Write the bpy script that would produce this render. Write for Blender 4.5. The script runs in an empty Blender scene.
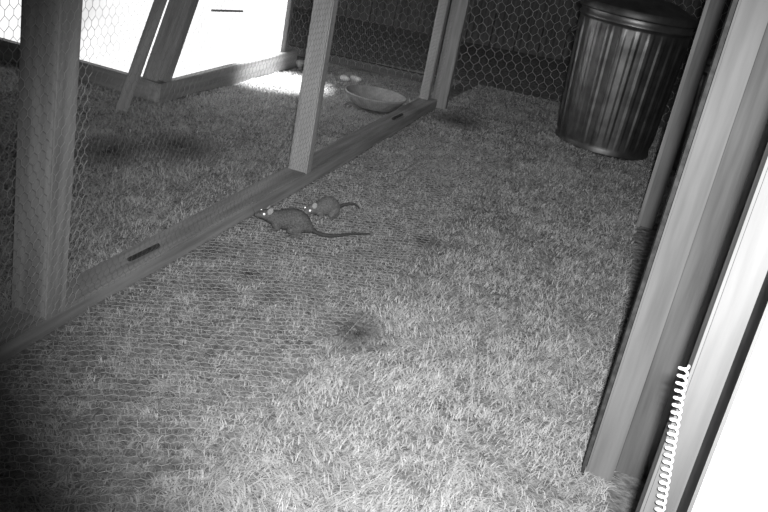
import bpy, bmesh, math, random
import numpy as np
from mathutils import Vector, Matrix
random.seed(7); rng=np.random.default_rng(7)
sc=bpy.context.scene
sc.view_settings.view_transform='Standard'
COL=sc.collection

# ---------------------------------------------------------------- materials
def mat(name, lo, hi, scale=(8,8,8), rough=.8, metal=0, bump=.2, detail=6, ramp=(.3,.7), spec=.3, emis=0, coord='Object', bdist=.005):
    m=bpy.data.materials.new(name); m.use_nodes=True
    nt=m.node_tree; b=nt.nodes['Principled BSDF']
    tc=nt.nodes.new('ShaderNodeTexCoord'); mp=nt.nodes.new('ShaderNodeMapping')
    mp.inputs['Scale'].default_value=scale
    n=nt.nodes.new('ShaderNodeTexNoise'); n.inputs['Scale'].default_value=1; n.inputs['Detail'].default_value=detail
    r=nt.nodes.new('ShaderNodeValToRGB')
    r.color_ramp.elements[0].position=ramp[0]; r.color_ramp.elements[1].position=ramp[1]
    r.color_ramp.elements[0].color=(lo,lo,lo,1); r.color_ramp.elements[1].color=(hi,hi,hi,1)
    nt.links.new(tc.outputs[coord],mp.inputs[0]); nt.links.new(mp.outputs[0],n.inputs['Vector'])
    nt.links.new(n.outputs['Fac'],r.inputs[0]); nt.links.new(r.outputs[0],b.inputs['Base Color'])
    bp=nt.nodes.new('ShaderNodeBump'); bp.inputs['Strength'].default_value=bump; bp.inputs['Distance'].default_value=bdist
    nt.links.new(n.outputs['Fac'],bp.inputs['Height']); nt.links.new(bp.outputs[0],b.inputs['Normal'])
    b.inputs['Roughness'].default_value=rough; b.inputs['Metallic'].default_value=metal
    b.inputs['Specular IOR Level'].default_value=spec
    if emis:
        nt.links.new(r.outputs[0],b.inputs['Emission Color']); b.inputs['Emission Strength'].default_value=emis
    return m
M_wood=mat('weathered_wood',.16,.34,(45,45,3),bump=.35)
M_wood_l=mat('pale_wood',.22,.38,(40,40,3),bump=.3)
M_wood_d=mat('dark_wood',.05,.12,(40,40,3),bump=.3)
M_wood_m=mat('mid_wood',.10,.19,(40,40,3),bump=.3)
M_wood_n=mat('stained_gate_wood',.065,.13,(40,40,3),bump=.3)
M_wood_g=mat('gate_wood',.11,.19,(30,30,2.5),bump=.25)
M_ply=mat('ply_board',.16,.30,(12,12,5),bump=.2)
M_white=mat('white_paint',.7,.85,(20,20,4),bump=.1)
M_poly=mat('polycarbonate_added_glow',.70,.98,(2.2,2.2,1.0),rough=.5,bump=.05,emis=1.1,ramp=(.3,.45))  # glow built into the material for overexposed infrared glare; no lamp inside
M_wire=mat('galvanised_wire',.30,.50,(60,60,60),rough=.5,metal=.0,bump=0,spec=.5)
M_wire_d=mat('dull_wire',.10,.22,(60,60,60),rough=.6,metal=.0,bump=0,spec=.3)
M_galv=mat('galvanised_steel',.11,.22,(14,14,14),rough=.42,metal=.9,bump=.05)
M_lid=mat('dull_steel_lid',.06,.12,(14,14,14),rough=.5,metal=.8,bump=.05)
M_bowl=mat('stone_bowl',.24,.36,(30,30,30),rough=.6,bump=.1)
M_soil=mat('soil',.11,.28,(38,38,38),bump=.9,bdist=.012,rough=.95,detail=10,spec=.1)
M_fur=mat('rat_fur',.045,.13,(220,220,220),bump=.6,bdist=.001)
M_fur2=mat('rat_fur_pale',.07,.17,(220,220,220),bump=.6,bdist=.001)
M_skin=mat('rat_skin',.22,.32,(200,200,200),bump=.2,bdist=.0005)
M_tail=mat('rat_tail_skin',.03,.06,(300,300,300),bump=.3,bdist=.0005)
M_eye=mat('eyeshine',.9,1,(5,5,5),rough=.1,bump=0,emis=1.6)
M_stone=mat('pale_stone',.4,.6,(25,25,25),bump=.3)
M_dark=mat('dark_bark',.02,.06,(60,60,60),bump=.5)

def grass_mat():
    m=bpy.data.materials.new('grass_blade'); m.use_nodes=True; nt=m.node_tree
    b=nt.nodes['Principled BSDF']; a=nt.nodes.new('ShaderNodeAttribute'); a.attribute_name='tone'
    nt.links.new(a.outputs['Color'],b.inputs['Base Color']); b.inputs['Roughness'].default_value=.7
    b.inputs['Specular IOR Level'].default_value=.2
    return m
M_grass=grass_mat()

# ---------------------------------------------------------------- helpers
def empty(name,loc):
    e=bpy.data.objects.new(name,None); e.location=loc; e.empty_display_size=.1; COL.objects.link(e); return e
def parent(o,e):
    o.parent=e; o.matrix_parent_inverse=Matrix.Translation(-Vector(e.location)); return o
def mesh_np(name,V,F,m,smooth=False,attr=None):
    """F: (n,k) constant-size faces"""
    me=bpy.data.meshes.new(name); V=np.asarray(V,dtype=np.float32); F=np.asarray(F,dtype=np.int32)
    n,k=F.shape
    me.vertices.add(len(V)); me.vertices.foreach_set('co',V.ravel())
    me.loops.add(n*k); me.loops.foreach_set('vertex_index',F.ravel())
    me.polygons.add(n); me.polygons.foreach_set('loop_start',np.arange(0,n*k,k,dtype=np.int32))
    me.update(calc_edges=True); me.validate()
    if smooth: me.polygons.foreach_set('use_smooth',[True]*len(me.polygons))
    if attr is not None:
        ca=me.color_attributes.new('tone','FLOAT_COLOR','POINT')
        c=np.ones((len(V),4),dtype=np.float32); c[:,:3]=attr[:,None]; ca.data.foreach_set('color',c.ravel())
    me.materials.append(m)
    o=bpy.data.objects.new(name,me); COL.objects.link(o); return o
def box_between(name,p0,p1,w,d,m,wdir=(1,0,0),par=None,bev=.004):
    """board from p0 to p1 (local z), width w along wdir, depth d"""
    p0=Vector(p0); p1=Vector(p1); z=(p1-p0); L=z.length; z.normalize()
    x=Vector(wdir); x=(x-z*x.dot(z)).normalized(); y=z.cross(x)
    me=bpy.data.meshes.new(name); bm=bmesh.new(); bmesh.ops.create_cube(bm,size=1)
    bmesh.ops.scale(bm,vec=(w,d,L),verts=bm.verts)
    if bev: bmesh.ops.bevel(bm,geom=bm.edges[:],offset=bev,segments=2,affect='EDGES')
    bm.to_mesh(me); bm.free(); me.materials.append(m)
    o=bpy.data.objects.new(name,me); COL.objects.link(o)
    R=Matrix((x,y,z)).transposed().to_4x4()
    o.matrix_world=Matrix.Translation((p0+p1)/2)@R
    if par: parent(o,par)
    return o
def wires(name,P,Q,r,m,par=None):
    P=np.asarray(P,float);Q=np.asarray(Q,float); d=Q-P; L=np.linalg.norm(d,axis=1,keepdims=True); d=d/np.maximum(L,1e-9)
    ref=np.where(np.abs(d[:,2:3])>.9,np.array([[1.,0,0]]),np.array([[0,0,1.]]))
    a=np.cross(d,ref); a/=np.linalg.norm(a,axis=1,keepdims=True); b=np.cross(d,a)
    vs=[]
    for X in (P,Q):
        for k in range(3):
            t=2*math.pi*k/3; vs.append(X+r*(math.cos(t)*a+math.sin(t)*b))
    V=np.stack(vs,1).reshape(-1,3); n=len(P); base=np.arange(n)[:,None]*6
    F=np.concatenate([base+np.array([[k,(k+1)%3,3+(k+1)%3,3+k]]) for k in range(3)])
    o=mesh_np(name,V,F,m)
    if par: parent(o,par)
    return o
def hexedges(s0,s1,t0,t1,w):
    h=w*1.15; row=h*.72
    P=[];Q=[]; nr=int((t1-t0)/row); nc=int((s1-s0)/w)
    for j in range(nr):
        off=(j%2)*w/2; y=t0+j*row
        for i in range(nc):
            x=s0+i*w+off
            P.append((x,y));Q.append((x,y+row*.5))
            P.append((x,y+row*.5));Q.append((x+w/2,y+row))
            P.append((x,y+row*.5));Q.append((x-w/2,y+row))
    P=np.array(P);Q=np.array(Q)
    return P,Q
def hgt(x,y):
    return .006*np.sin(x*3.1+y*1.3)+.005*np.sin(x*1.2-y*2.7+1)+.003*np.sin(x*9+y*7)

U=Vector((.2592,.9658,0)); V_=Vector((.9658,-.2592,0))
F0=Vector((-.70,1.88,0))          # near ground edge of sill at left post
def fp(s,v,z): return F0+U*s+V_*v+Vector((0,0,z))

# ---------------------------------------------------------------- ground
nx,ny=170,180
xs=np.linspace(-5,5,nx); ys=np.linspace(-1.5,10,ny); X,Y=np.meshgrid(xs,ys)
V=np.stack([X,Y,hgt(X,Y)],-1).reshape(-1,3)
idx=np.arange(nx*ny).reshape(ny,nx)
F=np.stack([idx[:-1,:-1],idx[:-1,1:],idx[1:,1:],idx[1:,:-1]],-1).reshape(-1,4)
ground=mesh_np('ground',V,F,M_soil,smooth=True)

# ---------------------------------------------------------------- grass
def vnoise(x,y,sc_,seed):
    r=np.random.default_rng(seed); G=r.random((256,256)); gx=(x*sc_)%254; gy=(y*sc_)%254
    i=np.floor(gx).astype(int); j=np.floor(gy).astype(int); fx=gx-i; fy=gy-j; fx=fx*fx*(3-2*fx); fy=fy*fy*(3-2*fy)
    return (G[i,j]*(1-fx)+G[i+1,j]*fx)*(1-fy)+(G[i,j+1]*(1-fx)+G[i+1,j+1]*fx)*fy
N=660000
x=rng.uniform(-2.7,1.5,N); y=1.05+ (rng.random(N)**1.35)*4.8
rel_s=(x-F0.x)*U.x+(y-F0.y)*U.y; rel_v=(x-F0.x)*V_.x+(y-F0.y)*V_.y
n1=vnoise(x+10,y+10,3,1); n2=vnoise(x+10,y+10,12,2); n3=vnoise(x+10,y+10,30,3)
dens=np.clip(.42+.85*(n2*.3+n3*.7),0,1)
length=(.009+.014*(.4*n1+.6*n2))*rng.uniform(.5,1.35,N)
tone=.29+.27*(n1*.25+n2*.30+n3*.45)+rng.normal(0,.05,N)
ed_=.56+.06*(n2-.5)
ap=1-1/(1+np.exp(-(rel_v-ed_)/.03)); ap=np.where(rel_v>-.05,ap,0)
nearfac=np.clip((3.2-y)/1.3,0,1)
length=length*(1-.35*ap); tone=tone*(1-.04*ap-.36*ap*nearfac)
cell=vnoise(x+30,y+30,55,9); tone=np.where(ap>.5,tone*(1+nearfac*(cell-.5)*1.1),tone); dens=np.where((ap>.5),dens*(1-.5*nearfac*(cell<.4)),dens)
longb=(rng.random(N)<.02)&(ap<.5); length=np.where(longb,length*1.8,length); tone=np.where(longb,tone+.07,tone)
# bare dug spots in the turf
spots=[(-.035,2.10,.075),(-.36,2.33,.04),(-.28,2.23,.04),(-.85,3.35,.14),(-.42,2.2,.035),(.12,2.9,.05),(-1.05,3.15,.12),(.25,4.7,.12),(-.5,2.45,.05)]
for (cx,cy,r) in spots:
    d=np.hypot(x-cx,(y-cy)*.8)/r; k=np.clip(d-.15,0,1.3)/1.3
    tone=tone*(.10+.90*k); dens=dens*(.5+.5*k)
dr=np.minimum(np.hypot(x+.33,y-2.68),np.hypot(x+.26,y-2.90)); dt=np.hypot((x+.15)/1.6,y-2.77)
near=np.minimum(dr,dt); length=np.where(near<.13,np.minimum(length,.008),length)
keep=rng.random(N)<dens
keep&=~((rel_v<.01)&(rel_v>-.10))
keep&=~(x>.96+.21*(y-3.58)/.978+.02)|(y>3.6)
keep&=~(np.hypot(x-1.03,y-4.87)<.25)&~(np.hypot(x+.21,y-4.66)<.14)
cs=(x+1.10)*U.x+(y-3.91)*U.y; cv=(x+1.10)*V_.x+(y-3.91)*V_.y
keep&=~((cs>-.02)&(cv<.02))
x,y,length,tone,n2=x[keep],y[keep],length[keep],tone[keep],n2[keep]; n=len(x)
print('blades',n)
ang=rng.uniform(0,2*math.pi,n)*.85+5.0*vnoise(x+20,y+20,11,5); lean=rng.uniform(.9,2.2,n)
dx,dy=np.cos(ang),np.sin(ang); wd=rng.uniform(.0008,.0016,n)*(1+.25*np.clip(y-2.5,0,3))
z0=hgt(x,y)+rng.uniform(0,.004,n)
px,py=-dy*wd,dx*wd
h1=length*.40; l1=length*lean*.40; h2=length*np.clip(1.0-.44*lean,.06,1); l2=length*lean
vs=np.stack([np.stack([x-px,y-py,z0-.002],1),np.stack([x+px,y+py,z0-.002],1),
 np.stack([x+dx*l1+px*.8,y+dy*l1+py*.8,z0+h1],1),np.stack([x+dx*l1-px*.8,y+dy*l1-py*.8,z0+h1],1),
 np.stack([x+dx*l2+px*.25,y+dy*l2+py*.25,z0+np.maximum(h2,.002)],1),np.stack([x+dx*l2-px*.25,y+dy*l2-py*.25,z0+np.maximum(h2,.002)],1)],1)
b=np.arange(n)[:,None]*6
F=np.concatenate([b+np.array([[0,1,2,3]]),b+np.array([[3,2,4,5]])])
tv=np.clip(tone,.03,.85)[:,None]*np.array([[.85,.85,.98,.98,1.03,1.03]])
gr=mesh_np('lawn_grass',vs.reshape(-1,3),F,M_grass,attr=np.clip(tv.ravel(),0,.9).astype(np.float32))
gr.parent=ground

# ---------------------------------------------------------------- run fence (left)
fe=empty('wire_run_fence',fp(1.4,-.045,0))
box_between('sill_beam',fp(-1.2,-.047,.018),fp(3.25,-.047,.018),.062,.09,M_wood,wdir=(0,0,1),par=fe)
box_between('post_1',fp(-.045,-.05,.0),fp(-.045,-.05,1.7),.095,.075,M_wood_l,wdir=V_,par=fe)
box_between('post_2',fp(1.41,-.040,.03),fp(1.41,-.040,1.7),.075,.05,M_wood_l,wdir=V_,par=fe)
box_between('post_3',fp(3.12,-.065,.03),fp(3.12,-.065,1.7),.05,.05,M_wood_l,wdir=V_,par=fe)
box_between('post_4',fp(3.19,.005,.0),fp(3.19,.005,1.7),.085,.05,M_wood,wdir=V_,par=fe)
P,Q=hexedges(-1.2,3.12,.05,1.55,.024)
def fmap(A):
    wob=.002*np.sin(A[:,0]*9+A[:,1]*5)
    o=np.array(F0)[None]+A[:,0:1]*np.array(U)[None]+(.006+wob)[:,None]*np.array(V_)[None]; o[:,2]=A[:,1]; return o
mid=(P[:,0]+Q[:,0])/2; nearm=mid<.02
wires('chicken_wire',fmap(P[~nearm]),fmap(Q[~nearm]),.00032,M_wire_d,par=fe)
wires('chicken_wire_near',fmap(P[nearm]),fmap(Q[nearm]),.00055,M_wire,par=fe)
for i,(s,v) in enumerate([(.37,-.04),(2.55,-.035)]):
    box_between('dark_hinge_%d'%(i+1),fp(s-.07,v,.054),fp(s+.07,v+.006,.054),.012,.014,M_dark,wdir=V_,par=fe,bev=.004)

# apron lying on the grass
P,Q=hexedges(-1.3,2.6,.01,.56,.026)
def amap(A):
    o=np.array(F0)[None]+A[:,0:1]*np.array(U)[None]+A[:,1:2]*np.array(V_)[None]
    o[:,2]=hgt(o[:,0],o[:,1])+.007+.003*np.sin(A[:,0]*23)*np.sin(A[:,1]*31); return o
ap_=wires('wire_mesh_apron',amap(P),amap(Q),.0008,M_wire)
A0=np.linspace(-1.3,2.6,140); L=np.stack([A0,np.full(140,.57)],1); LP=amap(L)
ed=wires('apron_selvedge',LP[:-1],LP[1:],.0012,M_wire); ed.parent=ap_

# ---------------------------------------------------------------- back wire fence
B0=Vector((.16,5.46,0)); B1=Vector((2.2,5.68,0)); bd=(B1-B0).normalized()
be=empty('wire_back_fence',(B0+B1)/2)
P,Q=hexedges(0,2.0,.02,1.5,.055)
def bmap(A):
    o=np.array(B0)[None]+A[:,0:1]*np.array(bd)[None]; o[:,2]=A[:,1]; o[:,1]+=.01*np.sin(A[:,0]*4+A[:,1]*3); return o
wires('chain_netting',bmap(P),bmap(Q),.0011,M_wire,par=be)
for i,t in enumerate((.0,.95,2.0)):
    box_between('back_post_%d'%(i+1),B0+bd*t+Vector((0,.04,-.02)),B0+bd*t+Vector((0,.04,1.7)),.045,.045,M_wood_d,wdir=bd,par=be)
be2=empty('wire_back_fence',(-1.2,5.75,0))
P2,Q2=hexedges(0,2.6,.02,1.5,.05)
def bmap2(A):
    o=np.zeros((len(A),3)); o[:,0]=.05-A[:,0]; o[:,1]=5.5+A[:,0]*.1; o[:,2]=A[:,1]; return o
wires('chain_netting',bmap2(P2),bmap2(Q2),.0007,M_wire,par=be2)
box_between('bottom_rail',(.1,5.52,.03),(-2.6,5.8,.03),.05,.05,M_wood_d,wdir=(0,0,1),par=be2)

bf=empty('garden_board_fence',(0,7.6,0))
for i in range(46):
    xx=-4.6+i*.2
    box_between('board_%d'%i,(xx,7.6+.02*(i%2),-.03),(xx,7.6+.02*(i%2),2.0+.0*i),.19,.02,M_wood_d,par=bf,bev=.002)
for zz in (.4,1.6): box_between('rail_%d'%int(zz*10),(-4.7,7.65,zz),(4.6,7.65,zz),.05,.05,M_wood_d,wdir=(0,1,0),par=bf)

# ---------------------------------------------------------------- chicken ark
C0=Vector((-1.10,3.91,0)); W_=-V_
def cp(s,v,z): return C0+U*s+V_*v+Vector((0,0,z))
ck=empty('chicken_ark',cp(.7,-.7,0))
box_between('base_rail_gable',cp(-.02,-.03,.045),cp(1.45,-.03,.045),.10,.06,M_wood_l,wdir=(0,0,1),par=ck)
box_between('base_rail_side',cp(.012,.0,.045),cp(.012,-1.9,.045),.10,.055,M_wood_l,wdir=(0,0,1),par=ck)
SL=.5
box_between('corner_stile_gable',cp(.05,-.03,.09),cp(.05+SL*1.0,-.03,1.09),.065,.04,M_wood_l,wdir=U,par=ck)
box_between('corner_stile_side',cp(.02,-.075,.09),cp(.02+SL*1.0,-.075,1.09),.075,.03,M_wood_l,wdir=V_,par=ck)
box_between('back_stile',cp(1.30,-.03,.09),cp(1.30,-.03,1.09),.04,.035,M_wood_m,wdir=U,par=ck)
box_between('ridge',cp(.55,-.03,1.09),cp(.55,-1.9,1.09),.05,.05,M_wood_m,wdir=U,par=ck)
def quad(name,pts,m,par):
    me=bpy.data.meshes.new(name); me.from_pydata([tuple(p) for p in pts],[],[tuple(range(len(pts)))]); me.materials.append(m)
    o=bpy.data.objects.new(name,me); COL.objects.link(o)
    md=o.modifiers.new('s','SOLIDIFY'); md.thickness=.008; parent(o,par); return o
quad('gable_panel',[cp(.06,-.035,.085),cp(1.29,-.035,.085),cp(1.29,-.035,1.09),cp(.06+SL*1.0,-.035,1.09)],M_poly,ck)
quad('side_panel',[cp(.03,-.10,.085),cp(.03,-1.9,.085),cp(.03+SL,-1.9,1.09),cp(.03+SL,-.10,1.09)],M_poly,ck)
box_between('prop_board',(-1.19,3.64,0),(-1.115,3.87,.52),.05,.018,M_wood_l,wdir=(1,0,0),par=ck)
box_between('gable_batten',cp(.40,-.02,.385),cp(.72,-.02,.36),.010,.010,M_wood_l,wdir=(0,0,1),par=ck,bev=.002)

# ---------------------------------------------------------------- bowl
def lathe(name,prof,seg,m,loc,par=None,flute=None):
    V=[];F=[]
    for (r,z) in prof:
        for k in range(seg):
            t=2*math.pi*k/seg; rr=r
            if flute: rr=r+flute(t,z)
            V.append((rr*math.cos(t)+loc[0],rr*math.sin(t)+loc[1],z+loc[2]))
    for i in range(len(prof)-1):
        for k in range(seg):
            F.append((i*seg+k,i*seg+(k+1)%seg,(i+1)*seg+(k+1)%seg,(i+1)*seg+k))
    o=mesh_np(name,V,F,m,smooth=True)
    me=o.data; bm=bmesh.new(); bm.from_mesh(me)
    bmesh.ops.remove_doubles(bm,verts=bm.verts,dist=1e-5); bmesh.ops.recalc_face_normals(bm,faces=bm.faces); bm.to_mesh(me); bm.free()
    me.transform(Matrix.Translation(-Vector(loc))); o.location=loc
    if par: parent(o,par)
    return o
lathe('feeding_bowl',[(0.0001,0),(.10,0),(.115,.008),(.150,.05),(.160,.062),(.163,.066),(.160,.070),(.154,.068),(.143,.052),(.112,.02),(.08,.014),(.0001,.012)],48,M_bowl,(-.205,4.66,.008))

for i,(sx,sy,ss) in enumerate([(-.69,5.33,.030),(-.62,5.28,.020),(-.42,5.18,.022),(-.36,5.22,.024)]):
    me=bpy.data.meshes.new('stone'); bm=bmesh.new(); bmesh.ops.create_icosphere(bm,subdivisions=3,radius=ss)
    for v in bm.verts:
        c=v.co; f=1+.25*math.sin(c.x*90+i)*math.sin(c.y*80)+.1*math.sin(c.z*150); v.co=Vector((c.x*1.3*f,c.y*f,c.z*.8*f))
    bm.to_mesh(me); bm.free(); me.materials.append(M_stone)
    o=bpy.data.objects.new('stone',me); o.location=(sx,sy,ss*.5); COL.objects.link(o)

# ---------------------------------------------------------------- dustbins
def dustbin(name,cx,cy,H,R0,R1):
    e=empty(name,(cx,cy,0))
    prof=[(.0001,.02),(R0-.01,.02),(R0-.004,.0),(R0+.004,.0),(R0+.006,.012),(R0+.002,.03)]
    nz=14
    za,zb=.045,H-.085
    for i in range(nz+1):
        z=za+(zb-za)*i/nz; prof.append((R0+(R1-R0)*z/H,z))
    prof+=[(R1-.004,H-.075),(R1+.004,H-.068),(R1+.006,H-.060),(R1-.001,H-.052),(R1,H-.02),(R1+.006,H-.012),(R1+.009,H-.004),(R1+.005,H),(R1-.004,H-.002),(R1-.006,H-.02)]
    def fl(t,z):
        if z<.045 or z>H-.08: return 0
        k=min(1,(z-.045)/.03,(H-.08-z)/.03); k=max(0,k)
        c=math.cos(t*26); return .0055*k*(1 if c>.35 else (c/.35 if c>-.0 else 0))
    lathe('body',prof,26*12,M_galv,(cx,cy,.008),par=e,flute=fl)
    Rl=R1+.012
    lathe('lid',[(Rl-.002,H-.030),(Rl+.002,H-.030),(Rl+.003,H-.022),(Rl,H+.006),(Rl-.006,H+.012),(Rl-.03,H+.014),(Rl-.04,H+.020),(Rl*.6,H+.055),(Rl*.3,H+.070),(.0001,H+.075)],96,M_lid,(cx,cy,.008),par=e)
    def tube(nm,pts,r):
        cu=bpy.data.curves.new(nm,'CURVE'); cu.dimensions='3D'; cu.bevel_depth=r; cu.bevel_resolution=3
        sp=cu.splines.new('POLY'); sp.points.add(len(pts)-1)
        for p,q in zip(sp.points,pts): p.co=(*q,1)
        cu.materials.append(M_galv); o=bpy.data.objects.new(nm,cu); COL.objects.link(o); parent(o,e)
    tube('lid_handle',[(cx-.06*math.cos(a),cy,.008+H+.062+.045*math.sin(a)) for a in np.linspace(0,math.pi,13)],.005)
    for sgn in (-1,1):
        tube('side_handle_%s'%('a' if sgn<0 else 'b'),[(cx+sgn*(R1+.028*math.sin(a)),cy-.06*math.cos(a),H-.13-.035*math.sin(a)) for a in np.linspace(0,math.pi,13)],.004)
dustbin('galvanised_dustbin',1.02,4.83,.72,.245,.285)
dustbin('galvanised_dustbin',1.56,4.62,.58,.19,.22)

# ---------------------------------------------------------------- right gate frame
UR=Vector((.2184,.9759,0)); VR=Vector((.9759,-.2184,0)); A0=Vector((.558,1.72,0))
def rp(s,v,z): return A0+UR*s+VR*v+Vector((0,0,z))
gf=empty('gate_frame',rp(.6,0,0))
box_between('post_far',rp(1.90,.048,-.01),rp(1.90,.048,1.7),.06,.04,M_wood_m,wdir=VR,par=gf)
box_between('post_far_strip',rp(1.865,.016,-.01),rp(1.865,.016,1.7),.014,.02,M_wood,wdir=VR,par=gf)
box_between('post_mid',rp(0,0,-.01),rp(0,0,1.7),.058,.05,M_wood_g,wdir=VR,par=gf)
box_between('post_mid_backing',rp(.05,.062,-.01),rp(.05,.062,1.7),.06,.04,M_wood_n,wdir=VR,par=gf)
box_between('post_mid_edge',rp(-.01,-.035,-.01),rp(-.01,-.035,1.7),.008,.04,M_dark,wdir=VR,par=gf,bev=.001)
box_between('post_near',rp(-.64,.030,-.01),rp(-.64,.030,1.5),.045,.045,M_wood_g,wdir=VR,par=gf)
box_between('post_closest',(.454,.86,-.01),(.454,.86,1.4),.12,.03,M_white,wdir=VR,par=gf)
box_between('infill_panel',rp(-.60,.115,.41),rp(1.86,.115,.41),.82,.018,M_ply,wdir=(0,0,1),par=gf,bev=.002)
box_between('infill_cap',rp(-.60,.115,.835),rp(1.86,.115,.835),.03,.04,M_wood_m,wdir=(0,0,1),par=gf,bev=.003)
cu=bpy.data.curves.new('gate_spring','CURVE'); cu.dimensions='3D'; cu.bevel_depth=.0018; cu.bevel_resolution=2
pts=[]; base=rp(-.690,.022,0)
for i in range(0,35*14+1):
    t=i/14*2*math.pi; z=.24+.0105*i/14; off=-.026*(z-.42)/.17
    pts.append((base.x+off*VR.x+.0058*math.cos(t),base.y+off*VR.y+.0058*math.sin(t),z))
sp=cu.splines.new('POLY'); sp.points.add(len(pts)-1)
for p,q in zip(sp.points,pts): p.co=(*q,1)
cu.materials.append(M_white); o=bpy.data.objects.new('gate_spring',cu); COL.objects.link(o); parent(o,gf)

# ---------------------------------------------------------------- rats
def make_rat(name,loc,heading,scale,tail,head_yaw=0,head_pitch=0,fur=None):
    fur=fur or M_fur
    e=empty(name,loc)
    Mx=Matrix.Translation(loc)@Matrix.Rotation(heading,4,'Z')@Matrix.Scale(scale,4)
    piv=Vector((.040,0,.040))
    RH=Matrix.Rotation(head_yaw,3,'Z')@Matrix.Rotation(-head_pitch,3,'Y')
    def hd(p,k=1.0):
        p=Vector(p)
        if p.x<=piv.x: return p
        t=min(1,(p.x-piv.x)/.018)*k
        q=piv+RH@(p-piv); return p.lerp(q,t)
    bm=bmesh.new()
    secs=[(-.090,.020,.006,.006),(-.083,.026,.016,.017),(-.068,.034,.027,.029),(-.045,.040,.033,.037),(-.020,.042,.033,.038),(.005,.039,.029,.033),
      (.025,.038,.024,.027),(.040,.041,.020,.022),(.054,.045,.0185,.0195),(.066,.045,.0165,.017),(.077,.042,.012,.0125),(.086,.039,.0085,.0085),(.093,.0375,.005,.005)]
    rings=[]; seg=20
    for (px,pz,ry,rz) in secs:
        ring=[]
        for k in range(seg):
            t=2*math.pi*k/seg; zz=math.sin(t)*rz; 
            if zz<0: zz*=.85
            ring.append(bm.verts.new(hd((px,math.cos(t)*ry,pz+zz))))
        rings.append(ring)
    for a,b_ in zip(rings[:-1],rings[1:]):
        for k in range(seg): bm.faces.new((a[k],a[(k+1)%seg],b_[(k+1)%seg],b_[k]))
    bm.faces.new(rings[0][::-1]); bm.faces.new(rings[-1])
    def capsule(pts):
        for (p,r),(q,r2) in zip(pts[:-1],pts[1:]):
            p=Vector(p);q=Vector(q); n=max(2,int((q-p).length/(.35*min(r,r2)))+1)
            for i in range(n+1):
                t=i/n; bmesh.ops.create_icosphere(bm,subdivisions=2,radius=r+(r2-r)*t,matrix=Matrix.Translation(p.lerp(q,t)))
    for sg in (-1,1):
        capsule([((-.045,sg*.022,.030),.019),((-.020,sg*.031,.020),.011),((-.052,sg*.031,.012),.0058),((-.050,sg*.031,.006),.0048),((-.024,sg*.034,.004),.0036)])
        for k in (-1,0,1): capsule([((-.026,sg*.034+k*.003,.004),.0025),((-.013,sg*.035+k*.006,.003),.0016)])
        capsule([((.026,sg*.015,.030),.013),((.018,sg*.020,.018),.0085),((.031,sg*.019,.009),.0048),((.036,sg*.019,.004),.0036)])
        for k in (-1,0,1): capsule([((.036,sg*.019+k*.002,.004),.0024),((.046,sg*.019+k*.005,.003),.0015)])
    me=bpy.data.meshes.new('body'); bm.to_mesh(me); bm.free()
    o=bpy.data.objects.new('body',me); COL.objects.link(o)
    r=o.modifiers.new('r','REMESH'); r.mode='VOXEL'; r.voxel_size=.0014; r.use_smooth_shade=True
    s=o.modifiers.new('s','SMOOTH'); s.factor=.5; s.iterations=5
    dg=bpy.context.evaluated_depsgraph_get(); me2=bpy.data.meshes.new_from_object(o.evaluated_get(dg))
    o.modifiers.clear(); o.data=me2; me2.materials.clear(); me2.materials.append(fur)
    ctr=np.empty(len(me2.polygons)*3); me2.polygons.foreach_get('center',ctr); ctr=ctr.reshape(-1,3)
    nor=np.empty(len(me2.polygons)*3); me2.polygons.foreach_get('normal',nor); nor=nor.reshape(-1,3)
    pick=rng.choice(len(ctr),min(14000,len(ctr)),replace=False); c=ctr[pick]; nn=nor[pick]
    ok=(c[:,2]>.012)&(c[:,0]<.078); c=c[ok]; nn=nn[ok]; k=len(c)
    d0=np.array([[-1,0,-.15]]); d0=d0-nn*(nn*d0).sum(1,keepdims=True)
    d=nn*.28+d0+rng.normal(0,.10,(k,3)); d/=np.linalg.norm(d,axis=1,keepdims=True)
    Lf=rng.uniform(.0025,.0045,k)[:,None]; sd=np.cross(d,nn); sd/=np.linalg.norm(sd,axis=1,keepdims=True)+1e-6
    V=np.stack([c-sd*.0004-nn*.0003,c+sd*.0004-nn*.0003,c+d*Lf],1).reshape(-1,3); F=np.arange(k*3).reshape(-1,3)
    fr=mesh_np('fur',V,F,fur)
    tb=bmesh.new(); T=[Vector(t) for t in tail]
    P=[]
    for i in range(len(T)-1):
        p0=T[max(0,i-1)];p1=T[i];p2=T[i+1];p3=T[min(len(T)-1,i+2)]
        for j in range(10):
            t=j/10; P.append(.5*((2*p1)+(p2-p0)*t+(2*p0-5*p1+4*p2-p3)*t*t+(3*p1-p0-3*p2+p3)*t**3))
    P.append(T[-1]); rr=[]
    for i,p in enumerate(P):
        f=i/(len(P)-1); r0=.0058*(1-f)**.6+.0018
        dd=(P[min(i+1,len(P)-1)]-P[max(i-1,0)]).normalized(); a=dd.cross(Vector((0,0,1))).normalized(); b2=a.cross(dd)
        rr.append([tb.verts.new(p+r0*(math.cos(q)*a+math.sin(q)*b2)) for q in np.linspace(0,2*math.pi,9)[:-1]])
    for a,b_ in zip(rr[:-1],rr[1:]):
        for q in range(8): tb.faces.new((a[q],a[(q+1)%8],b_[(q+1)%8],b_[q]))
    tb.faces.new(rr[0]); tb.faces.new(rr[-1][::-1])
    bmesh.ops.recalc_face_normals(tb,faces=tb.faces)
    tm=bpy.data.meshes.new('tail'); tb.to_mesh(tm); tb.free(); tm.materials.append(M_tail)
    for p in tm.polygons: p.use_smooth=True
    to=bpy.data.objects.new('tail',tm); COL.objects.link(to)
    parts=[o,fr,to]
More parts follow.
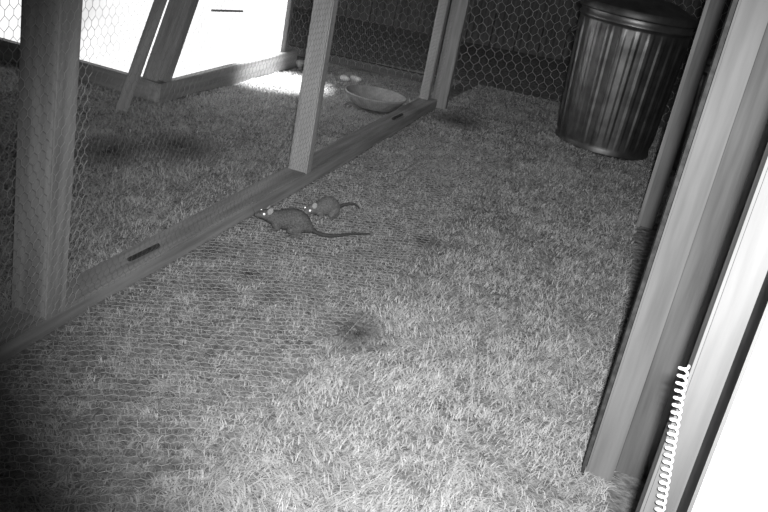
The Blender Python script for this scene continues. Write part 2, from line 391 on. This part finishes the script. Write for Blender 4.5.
    for sg,nm in ((-1,'r'),(1,'l')):
        eb=bmesh.new(); bmesh.ops.create_uvsphere(eb,u_segments=20,v_segments=12,radius=.0105)
        for v in eb.verts:
            c=v.co; cup=.35*(1-(c.y**2+c.z**2)/.0105**2)*.006
            v.co=Vector((c.x*.18-cup,c.y*.85,c.z*1.05))
        R=Matrix.Rotation(sg*.7,4,'Z')@Matrix.Rotation(-.35,4,'Y')@Matrix.Rotation(-sg*.35,4,'X')
        c0=hd((.053,sg*.0155,.064))
        bmesh.ops.transform(eb,matrix=Matrix.Translation(c0)@RH.to_4x4()@R,verts=eb.verts)
        em=bpy.data.meshes.new('ear_'+nm); eb.to_mesh(em); eb.free(); em.materials.append(M_skin)
        for p in em.polygons: p.use_smooth=True
        eo=bpy.data.objects.new('ear_'+nm,em); COL.objects.link(eo); parts.append(eo)
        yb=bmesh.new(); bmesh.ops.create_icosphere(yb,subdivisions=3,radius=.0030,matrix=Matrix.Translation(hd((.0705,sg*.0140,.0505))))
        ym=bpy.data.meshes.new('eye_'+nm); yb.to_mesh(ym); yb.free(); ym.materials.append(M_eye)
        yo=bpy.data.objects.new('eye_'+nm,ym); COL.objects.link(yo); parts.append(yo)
    PW=[];QW=[]
    for sg in (-1,1):
        for k in range(5):
            a=hd((.087,sg*.006,.037+k*.001)); b3=hd((.080+.004*k,sg*(.034),.028+k*.006)); PW.append(a);QW.append(b3)
    parts.append(wires('whiskers',[tuple(a) for a in PW],[tuple(a) for a in QW],.0002,M_skin))
    for p in parts:
        p.data.transform(Mx); parent(p,e)
    return e
hz=lambda a,b:float(hgt(np.array(a),np.array(b)))
make_rat('rat',(-.333,2.70,hz(-.333,2.70)+.009),math.pi+.16,1.06,
  [(-.080,0,.026),(-.100,.002,.015),(-.125,.010,.013),(-.16,.004,.014),(-.21,-.022,.017),(-.270,-.045,.017)],head_yaw=.30,head_pitch=.22)
make_rat('rat',(-.238,2.91,hz(-.238,2.91)+.009),math.radians(-126),.93,
  [(-.080,0,.026),(-.100,.004,.034),(-.118,.016,.042),(-.135,.038,.048),(-.145,.058,.036)],head_yaw=-.15,head_pitch=-.22,fur=M_fur2)

# ---------------------------------------------------------------- lights
def spot(name,loc,target,energy,size,blend,rad):
    l=bpy.data.lights.new(name,'SPOT'); l.energy=energy; l.spot_size=size; l.spot_blend=blend; l.shadow_soft_size=rad
    o=bpy.data.objects.new(name,l); o.location=loc; COL.objects.link(o)
    o.rotation_euler=(Vector(target)-Vector(loc)).to_track_quat('-Z','Y').to_euler(); return o
spot('infrared_lamp',(.03,-.02,1.16),(.25,2.95,0),440,math.radians(60),1.0,.02)
spot('added_patch_spot',(-.62,4.95,1.5),(-.76,4.84,0),800,math.radians(27),1.0,.03)  # added spot without a fixture, brightens the ground beside the gable
w=bpy.data.worlds.new('night'); sc.world=w; w.use_nodes=True
w.node_tree.nodes['Background'].inputs[0].default_value=(.5,.5,.5,1); w.node_tree.nodes['Background'].inputs[1].default_value=.07

# ---------------------------------------------------------------- camera
th=math.radians(22.2); ct,st=math.cos(th),math.sin(th); ro=math.radians(11.43); cr,sr=math.cos(ro),math.sin(ro)
R=Vector((1,0,0)); Up=Vector((0,st,ct)); Fw=Vector((0,ct,-st))
ix=R*cr+Up*sr; iy=-R*sr+Up*cr
cam=bpy.data.cameras.new('trail_camera'); cam.sensor_width=36; cam.lens=912/768*36; cam.clip_start=.02
co=bpy.data.objects.new('trail_camera',cam); COL.objects.link(co)
m=Matrix((ix,iy,-Fw)).transposed().to_4x4(); m.translation=(0,0,1.1); co.matrix_world=m
sc.camera=co
